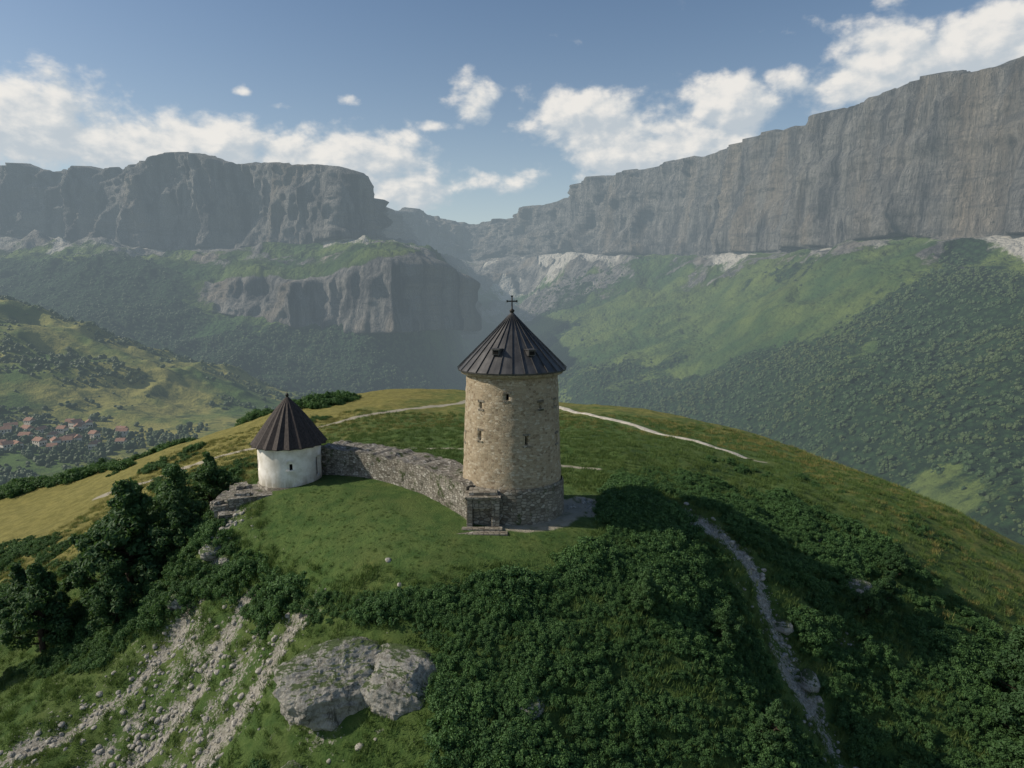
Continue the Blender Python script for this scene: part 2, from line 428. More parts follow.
# ------------------------------------------------------------------ distant mountains (surveyed sheets)
SX,SY,SZ=0.0,-55.0,18.0
def sheet(colsdef,seg,nu,sm=2):
    ks=np.array([c[0] for c in colsdef])/1000.
    T=np.array([[p[0] for p in c[1]] for c in colsdef])/1000.
    D=np.array([[p[1] for p in c[1]] for c in colsdef],float)
    u=np.linspace(ks[0],ks[-1],nu)
    Ti=np.stack([np.interp(u,ks,T[:,j]) for j in range(T.shape[1])],1)
    Di=np.stack([np.interp(u,ks,D[:,j]) for j in range(T.shape[1])],1)
    if sm:
        ker=np.hanning(2*sm+3)[1:-1];ker/=ker.sum()
        for j in range(T.shape[1]):
            Ti[:,j]=np.convolve(np.pad(Ti[:,j],sm,'edge'),ker,'valid')
            Di[:,j]=np.convolve(np.pad(Di[:,j],sm,'edge'),ker,'valid')
    rows=[];vv=[]
    Z=SZ+Ti*Di
    for j,nj in enumerate(seg):
        for q in range(nj):
            f=q/nj
            d=Di[:,j]*(1-f)+Di[:,j+1]*f;z=Z[:,j]*(1-f)+Z[:,j+1]*f
            rows.append(np.stack([SX+u*d,SY+d,z],-1));vv.append(j+f)
    rows.append(np.stack([SX+u*Di[:,-1],SY+Di[:,-1],Z[:,-1]],-1));vv.append(len(seg))
    return np.stack(rows,0),u,np.array(vv)
MC=[
(-1250,[(-180,1300),(-80,1800),(-10,2300),(40,2500),(55,2700),(75,3000),(190,3200),(160,5200)]),
(-900,[(-170,1400),(-70,1850),(0,2250),(42,2400),(52,2600),(75,2900),(182,3080),(150,5000)]),
(-742,[(-160,1450),(-57,1900),(7,2200),(40,2330),(50,2500),(76,2800),(170,2950),(145,4800)]),
(-626,[(-160,1450),(-57,1900),(5,2150),(36,2270),(46,2450),(68,2750),(167,2900),(145,4800)]),
(-560,[(-165,1500),(-65,1900),(-5,2150),(32,2270),(42,2430),(60,2700),(172,2850),(145,4800)]),
(-490,[(-170,1550),(-80,1900),(-20,2130),(16,2240),(36,2420),(56,2680),(177,2820),(145,4800)]),
(-462,[(-170,1550),(-84,1900),(-28,2120),(10,2230),(34,2400),(58,2660),(187,2800),(150,4700)]),
(-394,[(-172,1600),(-95,1920),(-42,2110),(8,2190),(30,2380),(60,2620),(182,2740),(150,4700)]),
(-307,[(-176,1700),(-110,1950),(-57,2080),(10,2150),(40,2350),(64,2560),(177,2680),(150,4700)]),
(-250,[(-178,1750),(-116,1950),(-64,2050),(14,2110),(48,2300),(70,2520),(173,2640),(150,4800)]),
(-232,[(-178,1760),(-116,1940),(-66,2030),(20,2090),(52,2280),(72,2540),(163,2640),(140,4900)]),
(-212,[(-178,1770),(-116,1940),(-66,2010),(28,2080),(56,2260),(74,2620),(122,2700),(125,5000)]),
(-198,[(-178,1800),(-116,1950),(-66,2010),(34,2080),(58,2260),(60,3300),(111,3600),(110,6000)]),
(-150,[(-178,1850),(-118,2000),(-64,2050),(40,2110),(52,2250),(56,3900),(112,4200),(100,6500)]),
(-115,[(-178,1900),(-118,2100),(-60,2150),(36,2190),(42,2300),(48,4000),(103,4300),(95,6500)]),
(-90,[(-178,1950),(-125,2250),(-62,2350),(10,2400),(20,2600),(44,4000),(98,4300),(90,6500)]),
(-61,[(-178,2000),(-128,2500),(-75,2900),(-30,3150),(5,3500),(40,4000),(94,4350),(88,6500)]),
(12,[(-178,2000),(-122,2450),(-80,2800),(-43,3150),(0,3550),(50,3900),(105,4250),(98,6500)]),
(80,[(-180,1800),(-112,2250),(-66,2600),(-28,2900),(14,3250),(52,3600),(130,3900),(115,6000)]),
(128,[(-190,1600),(-118,2050),(-72,2400),(-35,2700),(8,3000),(50,3400),(156,3650),(130,5500)]),
(200,[(-210,1450),(-130,1850),(-80,2150),(-38,2450),(8,2750),(48,3150),(168,3380),(140,5200)]),
(280,[(-230,1250),(-145,1600),(-92,1900),(-43,2150),(8,2450),(50,2800),(188,3000),(160,4800)]),
(360,[(-245,1100),(-154,1350),(-87,1600),(-28,1850),(22,2150),(52,2450),(214,2640),(185,4400)]),
(475,[(-300,850),(-176,1050),(-101,1250),(-28,1500),(29,1750),(64,2000),(248,2160),(225,3800)]),
(545,[(-350,730),(-190,930),(-105,1120),(-28,1370),(32,1600),(73,1820),(266,1960),(245,3500)]),
(570,[(-360,700),(-195,900),(-106,1090),(-28,1330),(34,1560),(76,1780),(290,1900),(255,3400)]),
(635,[(-390,620),(-200,830),(-108,1040),(-28,1240),(30,1440),(74,1640),(298,1760),(268,3200)]),
(742,[(-440,500),(-225,720),(-116,910),(-28,1100),(30,1290),(76,1480),(330,1600),(300,3000)]),
(925,[(-520,380),(-250,600),(-120,800),(-20,980),(50,1150),(95,1300),(358,1420),(330,2700)]),
(1290,[(-600,280),(-280,500),(-120,680),(0,850),(85,1000),(130,1150),(400,1270),(380,2400)])]
MP,mu,mv=sheet(MC,[16,28,34,26,22,84,8],1040,2)
def normals(P):
    a=np.gradient(P,axis=1);b=np.gradient(P,axis=0)
    n=np.cross(a,b);n/=np.linalg.norm(n,axis=-1,keepdims=True)+1e-9
    return n
VV=np.repeat(mv[:,None],len(mu),1);UU=np.repeat(mu[None],len(mv),0)
X,Y,Z=MP[...,0],MP[...,1],MP[...,2]
dist=np.hypot(X,Y)
main=sst(VV,4.85,5.05)*(1-sst(VV,5.97,6.15))
low=sst(VV,1.9,2.05)*(1-sst(VV,2.95,3.1))*(1-sst(UU,-.085,-.03))*sst(UU,-.52,-.36)
cl=np.clip(main+low,0,1)
nm=normals(MP)
nh=nm.copy();nh[...,2]*=.15
sg=np.sign((nm*np.stack([-X,-Y,0*X],-1)).sum(-1,keepdims=True));sg[sg==0]=1
nh=nh*sg
scl=np.clip(dist/2600,.6,1.5)
but=(ridged(X/260,Y/260,Z/2600,3,31)-.55)*200+(ridged(X/85,Y/85,Z/1100,4,35)-.5)*100+(ridged(X/26,Y/26,Z/380,2,39)-.5)*26
led=(vn(0*X,0*Y+X/900,Z/42,41)-.5)*15+(vn(X/300,Y/300,Z/15,43)-.5)*7
MP=MP+nh*((but*scl+led)*cl)[...,None]
slope=(1-cl)*sst(VV,.0,.5)*(1-sst(VV,6.0,6.2))
gul=(ridged(X/330,Y/330,Z/500,5,51)-.5)*105+(ridged(X/95,Y/95,0,4,55)-.5)*34
MP[...,2]+=gul*slope*np.clip(dist/2500,.3,1.3)*(.35+.65*sst(np.abs(VV-4.95),0,.5))
rim=np.exp(-((VV-6)/.35)**2)
MP[...,2]+=rim*((fbm(X/220,Y/220,0,4,61)-.5)*30*scl+(vn(X/70,Y/70,0,67)>.62)*-6)
MP[...,2]+=sst(VV,6.05,6.5)*((fbm(X/500,Y/500,0,4,66)-.5)*30-30)
fz=fbm(X/210,Y/210,Z/210,5,71);fz2=fbm(X/420,Y/420,0,5,75)
rockA=np.clip(cl+sst(ridged(X/200,Y/200,Z/300,4,77),.60,.8)*.55*sst(VV,2.2,4.5),0,1)
gorge=np.exp(-((UU+.01)/.11)**2)*sst(VV,1.2,3)
rockA=np.clip(rockA+gorge*.7*(fz>.46)+sst(VV,6.0,6.1)*.5,0,1)
fan=sst(vn(UU*13,0*UU,0,81)+.35*vn(UU*45,0*UU,0,82),.40,.90)
screeA=np.exp(-((VV-4.85)/(.14+.75*fan))**2)*(.36+.46*fan)+gorge*.45
screeA=screeA+sst(UU,.62,.74)*np.exp(-((VV-(4.72-(UU-.6)*1.0))/.36)**2)*.95
screeA=screeA+.30*sst(-UU,.15,.3)*sst(ridged(X/120,Y/120,0,3,88),.66,.85)*sst(VV,1.2,2.5)*(1-cl)
right=sst(UU,.05,.15)
fbase=.56*(1-sst(VV,2.6,3.4))+.10
fright=.70*(1-sst(VV,.9,2.2))+.12*(1-sst(VV,3.6,4.4))
forA=fbase*(1-right)+fright*right+(fz2-.5)*2.6*sst(VV,.2,1.4)+(fz-.5)*1.3
forA=np.clip(forA,0,1)*(1-cl)
grid_obj('mountain_range',MP,M_mtn,{'rock':rockA,'scree':screeA,'forest':forA})

SC=[
(-1250,[(-520,380),(-300,650),(-200,850),(-60,1050),(50,1300),(-60,1800)]),
(-900,[(-500,380),(-270,720),(-190,900),(-75,1100),(18,1330),(-70,1800)]),
(-742,[(-480,400),(-244,780),(-184,950),(-87,1130),(-4,1350),(-90,1800)]),
(-570,[(-460,420),(-244,800),(-191,980),(-123,1150),(-64,1350),(-130,1800)]),
(-450,[(-440,440),(-225,850),(-184,1050),(-146,1230),(-108,1450),(-150,1850)]),
(-336,[(-420,450),(-212,950),(-186,1150),(-166,1350),(-148,1600),(-165,2000)]),
(-220,[(-400,480),(-204,1000),(-188,1250),(-172,1500),(-160,1750),(-172,2100)]),
(-40,[(-400,500),(-200,1100),(-190,1350),(-180,1600),(-172,1850),(-178,2200)]),
(120,[(-420,500),(-220,1000),(-200,1250),(-190,1500),(-185,1700),(-190,2000)])]
SP,su,sv=sheet(SC,[14,22,34,44,14],420,8)
X,Y=SP[...,0],SP[...,1]
V2=np.repeat(sv[:,None],len(su),1);U2=np.repeat(su[None],len(sv),0)
SP[...,2]+=((ridged(X/260,Y/260,0,4,91)-.5)*80+(fbm(X/60,Y/60,0,4,95)-.5)*16)*sst(V2,1.2,3)*(1-.75*sst(U2,-.5,-.25))
SF=np.clip(.56+(fbm(X/120,Y/120,0,4,97)-.5)*3.4+(.1*(V2>2.5)),0,1)*(.55+.45*sst(V2,1.3,2))
grid_obj('valley_hills',SP,M_val)
bm=bmesh.new()
for x,y in((-40000,-40000),(40000,-40000),(40000,40000),(-40000,40000)): bm.verts.new((x,y,-360))
bm.faces.new(bm.verts);bm_obj('valley_ground',bm,[M_val])

# ------------------------------------------------------------------ instancing
def scatter(name,pts,scales,template,tilt=.15):
    n=len(pts);pts=np.asarray(pts,float);s=np.asarray(scales,float)
    yaw=rng.uniform(0,2*math.pi,n)
    nrm=np.stack([rng.normal(0,tilt,n),rng.normal(0,tilt,n),np.ones(n)],-1);nrm/=np.linalg.norm(nrm,axis=1,keepdims=True)
    a=np.stack([np.cos(yaw),np.sin(yaw),0*yaw],-1)
    b=np.cross(nrm,a);b/=np.linalg.norm(b,axis=1,keepdims=True);a=np.cross(b,nrm)
    V=np.stack([pts+(-a-b)*s[:,None]/2,pts+(a-b)*s[:,None]/2,pts+(a+b)*s[:,None]/2,pts+(-a+b)*s[:,None]/2],1).reshape(-1,3)
    F=np.arange(4*n).reshape(n,4)
    me=bpy.data.meshes.new(name);me.from_pydata(V.tolist(),[],F.tolist())
    o=add_obj(name,me)
    o.instance_type='FACES';o.use_instance_faces_scale=True;o.instance_faces_scale=1
    o.show_instancer_for_render=False;o.show_instancer_for_viewport=False
    template.parent=o
    return o
def leaf_mesh(name,centres,radii,nleaf,size,flat=.85,mats=(),extra=None):
    r=np.random.default_rng(len(name)*13+len(centres))
    C=np.repeat(np.array(centres,float),nleaf,0);R=np.repeat(np.array(radii,float),nleaf)
    n=len(C)
    d=r.normal(size=(n,3));d/=np.linalg.norm(d,axis=1,keepdims=True)
    rad=R*(r.uniform(.35,1,n)**.5)*(1+.25*r.normal(size=n)*.6)
    p=C+d*rad[:,None]*np.array([1,1,flat])
    nn=d*.7+r.normal(size=(n,3))*.5+np.array([0,0,.4]);nn/=np.linalg.norm(nn,axis=1,keepdims=True)
    t=np.cross(nn,r.normal(size=(n,3)));t/=np.linalg.norm(t,axis=1,keepdims=True);b=np.cross(nn,t)
    s=size*r.uniform(.6,1.35,n)[:,None]
    V=np.stack([p-t*s,p-b*s*.55+nn*s*.15,p+t*s,p+b*s*.55+nn*s*.15],1).reshape(-1,3)
    F=np.arange(4*n).reshape(n,4)
    lv=np.repeat(np.clip(.5*r.uniform(0,1,n)+.5*np.clip((rad/R-.4)/.6,0,1)*np.clip(d[:,2]*.5+.6,0,1),0,1),4)  # leaf tone: random, plus painted shade, darker inside and under each clump
    vv=V.tolist();ff=F.tolist();mi=[0]*n;lvl=lv.tolist()
    if extra:
        ev,ef=extra;o=len(vv);vv+=ev;ff+=[[i+o for i in f] for f in ef];mi+=[1]*len(ef);lvl+=[.5]*len(ev)
    me=bpy.data.meshes.new(name);me.from_pydata(vv,[],ff)
    me.polygons.foreach_set('material_index',mi)
    a=me.attributes.new('lv','FLOAT','POINT');a.data.foreach_set('value',lvl)
    for m in mats: me.materials.append(m)
    return me
def tube(ev,ef,p0,p1,r0,r1,ns=7):
    p0=Vector(p0);p1=Vector(p1);d=(p1-p0).normalized()
    a=d.orthogonal().normalized();b=d.cross(a);o=len(ev)
    for p,r in((p0,r0),(p1,r1)):
        for i in range(ns):
            t=2*math.pi*i/ns;ev.append(list(p+a*math.cos(t)*r+b*math.sin(t)*r))
    for i in range(ns):
        k=(i+1)%ns;ef.append([o+i,o+k,o+ns+k,o+ns+i])
def shrub_mesh(name,seed,nc=24,nl=110,size=.070):
    r=random.Random(seed);C=[];R=[]
    for i in range(nc):
        a=r.uniform(0,6.28);q=r.uniform(0,1)**.6*1.05;h=r.uniform(.1,.85)*(1.1-.6*q)
        C.append((q*math.cos(a),q*math.sin(a),h));R.append(r.uniform(.13,.36))
    ev=[];ef=[]
    for i in range(6):
        c=C[i];tube(ev,ef,(0,0,-.3),c,.04,.012,5)
    return leaf_mesh(name,C,R,nl,size,.85,(M_shrub,M_bark),(ev,ef))
def tree_mesh(name,seed,nl=150,size=.021,wide=.33):
    r=random.Random(seed);ev=[];ef=[];C=[];R=[]
    pts=[Vector((0,0,-.08))]
    for i in range(1,7): pts.append(Vector((r.uniform(-.02,.02)*i*.5,r.uniform(-.02,.02)*i*.5,.13*i)))
    for i in range(6): tube(ev,ef,pts[i],pts[i+1],.032*(1-i/7.5),.032*(1-(i+1)/7.5),8)
    for i in range(30):
        t=.10+.86*(i+r.uniform(0,1))/30;k=min(5,int(t*6));base=pts[k].lerp(pts[k+1],t*6-k)
        a=i*2.4+r.uniform(-.4,.4)
        prof=math.sin(math.pi*min(1,(t+.12)**.9))*.8+.28*(1-t)+.05
        ln=wide*prof*r.uniform(.6,1.1)
        mid=base+Vector((math.cos(a)*ln*.55,math.sin(a)*ln*.55,ln*.16))
        end=base+Vector((math.cos(a)*ln,math.sin(a)*ln,ln*.35+r.uniform(-.04,.05)))
        tube(ev,ef,base,mid,.010,.007,5);tube(ev,ef,mid,end,.007,.003,5)
        C.append(end);R.append(r.uniform(.05,.095))
        C.append(mid+Vector((r.uniform(-.05,.05),r.uniform(-.05,.05),r.uniform(-.02,.06))));R.append(r.uniform(.05,.09))
        C.append(end+Vector((r.uniform(-.08,.08),r.uniform(-.08,.08),r.uniform(-.07,.07))));R.append(r.uniform(.03,.065))
    for i in range(7): C.append(pts[-1]+Vector((r.uniform(-.08,.08),r.uniform(-.08,.08),r.uniform(0,.17))));R.append(r.uniform(.04,.075))
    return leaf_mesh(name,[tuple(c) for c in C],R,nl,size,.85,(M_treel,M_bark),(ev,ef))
def rock_mesh(name,seed,sub=3,mat=None,flat=.7):
    bm=bmesh.new();bmesh.ops.create_icosphere(bm,subdivisions=sub,radius=1)
    co=np.array([v.co[:] for v in bm.verts])
    x,y,z=co.T
    q=ridged(x*1.1+seed,y*1.1,z*1.1,5,seed);w=vn(x*.9,y*.9+seed,z*.9,seed+3)
    e=ridged(x*3.3,y*3.3+seed,z*2.0,4,seed+9)
    led=vn(0*x,0*y+seed,z*5+x*.8,seed+4)
    r=.55+.45*q+.45*w+.16*(e-.5)+.14*(led-.5)
    co=co*r[:,None];co[:,2]*=flat
    for v,c in zip(bm.verts,co): v.co=c
    me=bpy.data.meshes.new(name);bm.to_mesh(me);bm.free();me.materials.append(mat or M_lime)
    return me
def inst_tpl(name,me):
    o=bpy.data.objects.new(name,me);col.objects.link(o);return o
def far_tree_mesh(name,seed):
    bm=bmesh.new()
    r=random.Random(seed)
    for k in range(5):
        m=Matrix.Translation((r.uniform(-.5,.5),r.uniform(-.5,.5),r.uniform(.3,1.2)))@Matrix.Scale(r.uniform(.35,.68),4)
        bmesh.ops.create_icosphere(bm,subdivisions=2,radius=1,matrix=m)
    for v in bm.verts:
        v.co+=Vector((r.uniform(-.13,.13),r.uniform(-.13,.13),r.uniform(-.13,.13)))
    me=bpy.data.meshes.new(name);bm.to_mesh(me);bm.free()
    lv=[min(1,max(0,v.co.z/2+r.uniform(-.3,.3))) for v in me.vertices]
    a=me.attributes.new('lv','FLOAT','POINT');a.data.foreach_set('value',lv);me.materials.append(M_far)
    return me
def sample_sheet(P,mask,n):
    a=np.linalg.norm(np.cross(P[1:,:-1]-P[:-1,:-1],P[:-1,1:]-P[:-1,:-1]),axis=-1)
    w=(a*mask[:-1,:-1]).reshape(-1);w/=w.sum()
    i=rng.choice(len(w),n,p=w);nc=P.shape[1]-1
    r,cx=i//nc,i%nc;f=rng.uniform(0,1,(n,1));g=rng.uniform(0,1,(n,1))
    return (P[r,cx]*(1-f)+P[r,cx+1]*f)*(1-g)+(P[r+1,cx]*(1-f)+P[r+1,cx+1]*f)*g
def tsize(n,a,b): return a+(b-a)*rng.uniform(0,1,n)**2
base_mk=sst(forA,.46,.66)+.02*(forA>.12)
mk=base_mk*((VV<4.3)&(np.abs(UU)<.95)&(cl<.2))
mk=mk*np.where(np.hypot(MP[...,0],MP[...,1])<2300,1,.25)
for q,(nf) in enumerate((8500,8500)):
    p=sample_sheet(MP,mk,nf);p[:,2]-=2.5
    scatter('distant_forest',p,tsize(nf,1.8,6.2),inst_tpl('forest_tree',far_tree_mesh('forest_tree',q+3)),.05)
mk=(sst(SF,.5,.68)+.015)*((np.abs(U2)<.95))*(V2<4.6)*(V2>.3)
for q,nf in enumerate((6000,6000)):
    p=sample_sheet(SP,mk,nf);p[:,2]-=1.5
    scatter('distant_forest',p,tsize(nf,1.8,6.0),inst_tpl('forest_tree',far_tree_mesh('forest_tree',q+13)),.05)
mk=(U2<-.45)*(V2>.55)*(V2<1.6)*1.0*(fbm(SP[...,0]/50,SP[...,1]/50,0,3,5)>.47)
p=sample_sheet(SP,mk,1800);p[:,2]-=1
scatter('distant_forest',p,tsize(1800,2,6),inst_tpl('forest_tree',far_tree_mesh('forest_tree',33)),.05)

def house(loc,rot,w,l,h):
    bm=bmesh.new()
    box(bm,0,0,h/2-1,w,l,h+2,0)
    rh=w*.38;e=.6
    y0,y1=-l/2-e,l/2+e;x0,x1=-w/2-e,w/2+e
    vs=[bm.verts.new(p) for p in((x0,y0,h-.2),(x1,y0,h-.2),(x1,y1,h-.2),(x0,y1,h-.2),(0,y0,h+rh),(0,y1,h+rh))]
    for f in((0,1,4),(1,2,5,4),(2,3,5),(3,0,4,5),(3,2,1,0)):
        q=bm.faces.new([vs[i] for i in f]);q.material_index=1
    box(bm,w*.2,l*.2,h+rh*.8,.9,.9,2.0,0)
    for s in(-1,1):
        for k in(-.3,0,.3):
            box(bm,s*(w/2+.02),l*k,h*.65,.12,1.1,1.4,2);box(bm,w*k,s*(l/2+.02),h*.3,1.1,.12,1.5,2)
    o=bm_obj('village_house',bm,[M_houseW,M_tile,M_dark]);o.location=loc;o.rotation_euler=(0,0,rot)
mk=((U2<-.57)&(U2>-.80)&(V2>1.0)&(V2<1.75))*1.0
p=sample_sheet(SP,mk,30)
for q in p:
    house((q[0],q[1],q[2]+1),random.uniform(0,3.14),random.uniform(8,10),random.uniform(10,14),random.uniform(5,7))

# ------------------------------------------------------------------ tower
T=empty('stone_tower')
R0=4.13
bm=bmesh.new();ns=96;dz=.25
prof=[(R0+.06-.010*i,-.8+dz*i) for i in range(52)]
ff,_=lathe(bm,prof,ns,0,.05,3,R0)
wins=[(-43,6.4,1,3),(14,6.2,1,3),(-41,8.9,1,2),(34,8.9,1,2),(62,6.0,1,3),(-8,9.8,1,2),(60,9,1,2),(-75,6,1,3),(120,6,1,3),(180,7,1,3)]
for a,z,w,hh in wins:
    i0=int(round(a/360*ns))%ns;j0=int(round((z+.8)/dz))
    fs=[ff[(j0+j,(i0+i)%ns)] for j in range(hh) for i in range(w)]
    r=bmesh.ops.extrude_face_region(bm,geom=fs)
    nf=[g for g in r['geom'] if isinstance(g,bmesh.types.BMFace)]
    vs={v for f in nf for v in f.verts}
    for v in vs:
        L=math.hypot(v.co.x,v.co.y);k=(L-.45)/L;v.co.x*=k;v.co.y*=k
    for f in nf: f.material_index=1
    bmesh.ops.delete(bm,geom=[f for f in fs if f.is_valid],context='FACES_ONLY')
bm_obj('wall',bm,[M_tower,M_dark],T)
bm=bmesh.new()
for a,z,w,hh in wins:
    aa=math.radians((round(a/360*ns)+w/2)*360/ns-90)
    j0=round((z+.8)/dz);zb=-.8+dz*j0
    for zz,hh2,ww in((zb-.085,.14,.27*w+.3),(zb+dz*hh+.09,.17,.27*w+.34)):
        rw=R0+.06-.010*(zz+.8)/dz
        box(bm,(rw-.06)*math.cos(aa),(rw-.06)*math.sin(aa),zz,ww,.2,hh2,0,aa+math.pi/2)
bm.normal_update();boxuv(bm);bm_obj('window_surrounds',bm,[M_plinth],T)
bm=bmesh.new()
pr=[(4.36,-1.6)]+[(4.35-.008*i,-1.4+.25*i) for i in range(17)]+[(4.12,2.80)]
lathe(bm,pr,80,0,.07,8,4.5);bm_obj('plinth',bm,[M_plinth],T)
bm=bmesh.new()
lathe(bm,[(3.85,11.35),(4.1,11.45),(4.16,11.75),(3.8,11.80)],64,0,.02,4);bm_obj('cornice',bm,[M_tower],T)
bm=bmesh.new();NS=28
zE,zA,RE=11.80,16.15,4.36
lathe(bm,[(3.7,zE+.02),(RE,zE-.12),(RE+.03,zE+.0),(2.95,zE+(zA-zE)*.335),(1.5,zE+(zA-zE)*.665),(.10,zA)],NS*2,0,.0)
for i in range(NS):
    a=2*math.pi*i/NS-math.pi/2
    ca,sa=math.cos(a),math.sin(a)
    tx,ty=-sa,ca
    prev=None
    for r,z in((RE+.05,zE+.01),(2.95,zE+(zA-zE)*.335+.02),(1.5,zE+(zA-zE)*.665+.02),(.12,zA)):
        hw=.022;u=.06
        c=[bm.verts.new((r*ca+tx*s*hw+ca*o*.6,r*sa+ty*s*hw+sa*o*.6,z+o)) for s,o in((-1,0),(-1,u),(1,u),(1,0))]
        if prev:
            for k in range(3): bm.faces.new((prev[k],prev[k+1],c[k+1],c[k]))
        else: bm.faces.new(c)
        prev=c
for f in bm.faces: f.smooth=False
bm_obj('roof',bm,[M_metal],T)
bm=bmesh.new()
for a,rr in((-22,3.0),(27,3.05),(150,3.0)):
    aa=math.radians(a-90);z=zE+(zA-zE)*(1-rr/RE)
    box(bm,(rr+.02)*math.cos(aa),(rr+.02)*math.sin(aa),z+.16,.58,.6,.42,0,aa+math.pi/2)
    box(bm,(rr+.34)*math.cos(aa),(rr+.34)*math.sin(aa),z+.15,.40,.06,.26,1,aa+math.pi/2)
    box(bm,(rr+.08)*math.cos(aa),(rr+.08)*math.sin(aa),z+.41,.74,.8,.07,0,aa+math.pi/2)
bm_obj('dormer_hatches',bm,[M_metal,M_dark],T)
bm=bmesh.new()
lathe(bm,[(.16,zA-.12),(.13,zA+.1),(.2,zA+.2),(.2,zA+.3),(.06,zA+.4),(.045,zA+1.4)],12,0,cap=True)
box(bm,0,0,zA+1.0,.78,.08,.11,0)
for x in(-.39,.39): box(bm,x,0,zA+1.0,.1,.11,.18,0)
box(bm,0,0,zA+1.4,.18,.11,.1,0)
bm_obj('cross',bm,[M_iron],T)
bm=bmesh.new()
def prox(z0,z1,x0,x1,y0,y1): box(bm,(x0+x1)/2,(y0+y1)/2,(z0+z1)/2,x1-x0,y1-y0,z1-z0)
prox(-.6,2.35,-3.45,-3.0,-5.0,-3.0);prox(-.6,2.35,-1.55,-.95,-5.0,-3.4)
prox(1.55,2.352,-3.0,-1.55,-4.96,-3.2);prox(-.6,1.55,-3.0,-1.55,-4.45,-3.2)
prox(2.35,2.55,-3.6,-.82,-5.12,-3.3);prox(2.55,2.80,-3.3,-1.1,-4.75,-3.3)
prox(-.6,.20,-3.8,-.7,-5.55,-5.0);prox(-.6,.06,-4.3,-.3,-6.2,-5.55)
bmesh.ops.bevel(bm,geom=bm.edges[:],offset=.04,segments=1,affect='EDGES')
bm.normal_update();boxuv(bm)
bm_obj('entrance_block',bm,[M_plinth],T)

# ------------------------------------------------------------------ chapel
C=empty('round_chapel',(-21,8,0))
bm=bmesh.new();ns=64
prof=[(2.86,-.2+.2*i) for i in range(22)]
ff,_=lathe(bm,prof,ns,0,.018,3,2.9)
def hole(a,z,w,hh,depth=.3):
    i0=int(round(a/360*ns))%ns;j0=int(round((z+.2)/.2))
    fs=[ff[(j0+j,(i0+i)%ns)] for j in range(hh) for i in range(w)]
    r=bmesh.ops.extrude_face_region(bm,geom=fs)
    nf=[g for g in r['geom'] if isinstance(g,bmesh.types.BMFace)]
    for v in {v for f in nf for v in f.verts}:
        L=math.hypot(v.co.x,v.co.y);k=(L-depth)/L;v.co.x*=k;v.co.y*=k
    for f in nf: f.material_index=1
    bmesh.ops.delete(bm,geom=[f for f in fs if f.is_valid],context='FACES_ONLY')
hole(15,1.9,1,3);hole(75,.8,3,9);hole(-70,1.7,2,4)
bm_obj('wall',bm,[M_plaster,M_dark],C)
bm=bmesh.new()
lathe(bm,[(3.02,-1.8),(3.0,.15),(2.86,.24)],48,0,.05,5,3);bm_obj('plinth',bm,[M_plinth],C)
bm=bmesh.new()
lathe(bm,[(2.84,3.62),(2.96,3.68),(3.02,3.9),(2.8,3.95)],64,0);bm_obj('cornice',bm,[M_plaster],C)
bm=bmesh.new()
aa=math.radians(15+2.8-90)
for k in range(9):
    t=math.pi*k/8;u=math.cos(t)*.28;zz=2.5+math.sin(t)*.24
    box(bm,2.9*math.cos(aa)-math.sin(aa)*u,2.9*math.sin(aa)+math.cos(aa)*u,zz,.12,.12,.12,0,aa+math.pi/2)
box(bm,2.9*math.cos(aa),2.9*math.sin(aa),1.78,.6,.18,.1,0,aa+math.pi/2)
bm_obj('window_hood',bm,[M_plaster],C)
bm=bmesh.new();n2=20
pf=[(2.7,3.92),(3.36,3.78),(3.38,3.86),(2.62,4.95),(1.78,6.15),(.95,7.25),(.12,8.15)]
rings=[]
for r,z in pf:
    ring=[]
    for i in range(n2*2):
        a=math.pi*i/n2
        rr=r*(1.035 if i%2==0 else .955)
        ring.append(bm.verts.new((rr*math.cos(a),rr*math.sin(a),z)))
    rings.append(ring)
for j in range(len(pf)-1):
    for i in range(2*n2):
        k=(i+1)%(2*n2);bm.faces.new((rings[j][i],rings[j][k],rings[j+1][k],rings[j+1][i]))
bm_obj('roof',bm,[M_shingle],C)
bm=bmesh.new()
lathe(bm,[(.14,8.05),(.1,8.2),(.17,8.3),(.15,8.43),(.03,8.52),(.02,8.85)],10,0,cap=True);bm_obj('finial',bm,[M_iron],C)

